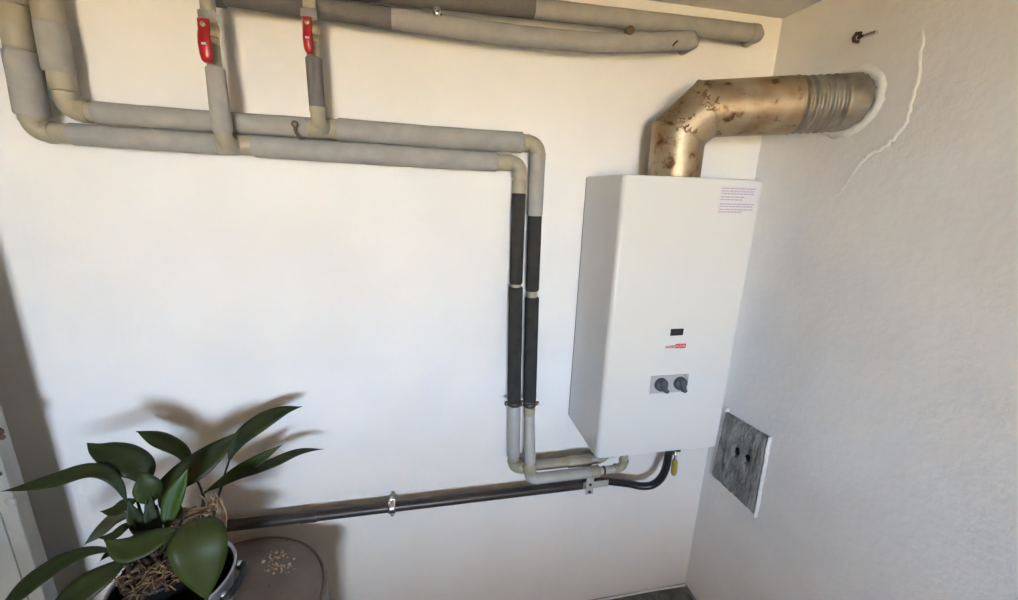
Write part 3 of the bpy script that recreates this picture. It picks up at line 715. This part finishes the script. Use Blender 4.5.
b.lathe((IX, IY, 0), (0, 0, 1), [(0.076, 0.790), (0.068, 0.806), (0.045, 0.822), (0.02, 0.832), (0, 0.834)], 24)
for i in range(260):
    a = rnd.uniform(0, 6.283); rr = 0.080 * math.sqrt(rnd.random()); dx, dy = rr * math.cos(a), rr * math.sin(a)
    c = Vector((IX + dx, IY + dy, bz(dx, dy) + rnd.uniform(-0.004, 0.006))); ax = Vector((rnd.uniform(-1, 1), rnd.uniform(-1, 1), rnd.uniform(-.5, .5))).normalized()
    L = rnd.uniform(0.006, 0.016); w_ = rnd.uniform(0.003, 0.007)
    b.tube([c - ax * L, c - ax * L * 0.6, c + ax * L * 0.6, c + ax * L], [w_ * 0.6, w_, w_, w_ * 0.5], 5, True, False)
bkx = b.build('bark_chips', 'bark', pot); bkx['kind'] = 'stuff'
b = MB()
for i in range(150):
    a = rnd.uniform(0, 6.283); rr = 0.088 * math.sqrt(rnd.uniform(0.15, 1)); dx, dy = rr * math.cos(a), rr * math.sin(a)
    c = Vector((IX + dx, IY + dy, bz(dx, dy) + 0.008)); d1 = Vector((rnd.uniform(-1, 1), rnd.uniform(-1, 1), rnd.uniform(-.3, .5))) * 0.022; d2 = Vector((rnd.uniform(-1, 1), rnd.uniform(-1, 1), rnd.uniform(-.9, .2))) * 0.016
    b.tube(smooth_path([c - d1, c + Vector((0, 0, 0.004)), c + d1 * 0.7 + d2], 3), rnd.uniform(0.0008, 0.0017), 5, False)
fb = b.build('fibres', 'fibre', pot); fb['kind'] = 'stuff'

plant = thing('potted_plant', 'leafy plant with long arching strap leaves and pale aerial roots', 'plant', (IX, IY, 0.81))
def leaf(pts, hw, material, nrm=None, stem=None, fold=0.18, prof=0.75, peak=0.5, tip=1.15, wave=0.05, twist=0.0):
    P = [W(x, y, of) for x, y, of in pts]; path = smooth_path(P, 7); n = len(path); b = MB(); vs = []; k = 7
    L = [0.0]
    for i in range(1, n): L.append(L[-1] + (path[i] - path[i - 1]).length)
    ph = rnd.uniform(0, 6)
    for i in range(n):
        t = L[i] / L[-1]; tg = (path[min(i + 1, n - 1)] - path[max(i - 1, 0)]).normalized()
        view = (CAM - path[i]).normalized()
        nn = Vector(nrm) if nrm else (view * 0.8 + Vector((0, -0.1, 0.55)))
        nn = (nn - tg * nn.dot(tg)).normalized()
        nn = Matrix.Rotation(twist * (t - 0.3), 3, tg) @ nn
        lat = tg.cross(nn).normalized()
        s_ = (t / peak) * 0.5 if t < peak else 0.5 + 0.5 * (t - peak) / (1 - peak)
        wd = hw * depth(path[i]) / F_PX * max(0.03, math.sin(math.pi * min(max(s_, 0.0), 1.0)) ** (prof if t < peak else tip))
        for j in range(k):
            u = (j / (k - 1)) * 2 - 1
            vs.append(path[i] + lat * (u * wd) + nn * (wd * (fold * abs(u) * (1.5 - abs(u)) + wave * math.sin(9 * t + ph + (2 if u > 0 else 0)) * u * u)))
    b.add(vs, [(i * k + j, i * k + j + 1, (i + 1) * k + j + 1, (i + 1) * k + j) for i in range(n - 1) for j in range(k - 1)], True)
    lf = b.build('leaf', material, plant, solid=0.0012, fixn=False)
    r_ = [0.0030 * (1 - 0.85 * i / (n - 1)) for i in range(n)]
    b = MB(); b.tube([q - (CAM - q).normalized() * 0.0012 for q in path], r_, 6); b.build('midrib', material, lf)
    if stem:
        sp_ = smooth_path([Vector(q) if len(q) == 3 and isinstance(q, Vector) else W(*q) for q in stem] + [P[0]], 6)
        tube('petiole', 'stem', lf, sp_, 0.0030, 8)
    return lf
def crown(dx, dy): return Vector((IX + dx, IY + dy, bz(dx, dy)))
leaf([(127, 502, .33), (118, 484, .325), (104, 473, .32), (86, 471, .315), (55, 480, .31), (25, 487, .305), (1, 491.5, .30)], 8.0, 'leaf_dark', stem=[crown(-.02, .03)], peak=0.55)
leaf([(147, 483, .29), (140, 468, .285), (125, 460, .28), (108, 453, .275), (96, 449, .27), (87, 443, .268)], 15, 'leaf_dark', stem=[crown(-.02, .045)], prof=0.6, peak=0.45, tip=0.9)
leaf([(192, 470, .15), (188, 460, .14), (180, 450, .13), (165, 442, .12), (150, 436, .11), (136, 431, .10)], 8.0, 'leaf_mid', stem=[crown(.03, .07), (203, 500, .19)], peak=0.6)
leaf([(150, 500, .30), (164, 488, .28), (182, 476, .26), (202, 463, .24), (222, 447, .22), (241, 430, .20)], 14, 'leaf_dark', stem=[crown(-.01, .03)], peak=0.45, prof=0.7)
leaf([(229, 461, .14), (233, 450, .135), (243, 436, .125), (262, 422, .115), (284, 411, .105), (302, 406.5, .10)], 9.5, 'leaf_dark', stem=[crown(.07, .06), (222, 483, .15)], peak=0.52)
leaf([(205, 492, .17), (222, 482, .16), (238, 472, .15), (252, 464, .14), (266, 455, .13), (283, 444, .12)], 6.5, 'leaf_mid', stem=[crown(.06, .065)], peak=0.5, twist=0.5)
leaf([(222, 486, .18), (240, 476, .165), (258, 469, .15), (275, 462, .14), (293, 454, .13), (306, 450.5, .12), (324, 449, .11)], 5.0, 'leaf_dark', stem=[crown(.07, .06)], peak=0.5)
leaf([(167, 530, .38), (169, 515, .37), (174, 498, .36), (182, 481, .35), (188, 468, .34)], 9, 'leaf_bright', stem=[crown(0, .02)], peak=0.5, fold=0.35)
leaf([(153, 502, .33), (149, 493, .335), (146, 484, .335), (143, 476, .33), (140, 472, .325)], 11.5, 'leaf_mid', stem=[crown(0, .03)], prof=0.5, peak=0.5)
leaf([(196, 519, .40), (197, 532, .43), (200, 552, .455), (204, 576, .465), (207, 600, .47)], 24, 'leaf_mid', stem=[crown(.03, .01)], prof=0.5, peak=0.28, tip=1.0, fold=0.22)
leaf([(176, 529, .40), (160, 537, .415), (143, 545, .425), (124, 549, .43), (104, 540, .425)], 13, 'leaf_mid', stem=[crown(.0, .0)], prof=0.6, peak=0.55)
leaf([(115, 550, .40), (92, 551, .40), (70, 558, .40), (46, 572, .40), (25, 588, .40), (8, 604, .40), (-6, 620, .40)], 9.5, 'leaf_dark', stem=[crown(-.06, -.01)], peak=0.6)
leaf([(128, 558, .43), (112, 570, .45), (90, 585, .47), (66, 602, .48), (40, 622, .49)], 14, 'leaf_dark', stem=[crown(-.05, -.03)], peak=0.5)
leaf([(130, 516, .31), (116, 519, .30), (101, 530, .29), (84, 545, .28)], 8, 'leaf_pale', stem=[crown(-.04, .03)], peak=0.4)
leaf([(137, 500, .33), (126, 505, .33), (113, 511, .33), (100, 511.5, .33)], 7, 'leaf_dark', stem=[crown(-.03, .03)], peak=0.45)
leaf([(133, 522, .37), (124, 528, .37), (112, 536, .37), (97, 538, .37)], 5, 'leaf_dark', stem=[crown(-.04, .02)], peak=0.45)
leaf([(140, 540, .36), (138, 525, .36), (132, 512, .36), (128, 500, .355)], 7, 'leaf_dark', stem=[crown(-.02, .02)], peak=0.45)
for x0, x1, y1 in ((150, 146, 500), (155, 152, 498), (160, 165, 505), (145, 139, 508), (163, 156, 505)):
    tube('stalk', 'stem', plant, smooth_path([crown(rnd.uniform(-.04, .01), rnd.uniform(.0, .04)), W((x0 + x1) / 2, 518, .35), W(x1, y1, .34)], 5), 0.0026, 8)
leaf([(158, 538, .36), (153, 524, .36), (150, 510, .355), (152, 497, .35)], 6, 'leaf_dark', stem=[crown(0, .02)], peak=0.5)
leaf([(131, 552, .40), (121, 549, .40), (109, 553, .40), (100, 561, .40)], 4.5, 'leaf_dark', stem=[crown(-.05, 0)], peak=0.4)
leaf([(182, 520, .33), (176, 511, .325), (166, 504, .32), (157, 494, .315)], 6.5, 'leaf_dark', stem=[crown(.01, .03)], peak=0.5)
# aerial roots around the growth leaning to the wall
for i in range(17):
    x0 = rnd.gauss(212, 5); s0 = W(x0, rnd.uniform(490, 503), rnd.uniform(.20, .24))
    x1 = rnd.uniform(203, 226); pth = [s0, W(x1, 512 + rnd.uniform(-4, 5), rnd.uniform(.22, .27)), W(x1 + rnd.uniform(-4, 5), 526 + rnd.uniform(-4, 6), rnd.uniform(.25, .29)), W(x1 + rnd.uniform(-7, 2), 541 + rnd.uniform(-6, 4), rnd.uniform(.27, .30))]
    tube('root', 'root', plant, smooth_path(pth, 5), rnd.uniform(0.0018, 0.0034), 7)
for i in range(14):
    s0 = W(rnd.uniform(196, 215), rnd.uniform(505, 515), .26)
    tube('root', 'fibre', plant, smooth_path([s0, W(rnd.uniform(175, 195), rnd.uniform(507, 516), .30), W(rnd.uniform(168, 188), rnd.uniform(520, 528), .33)], 5), rnd.uniform(0.0015, 0.0028), 6)
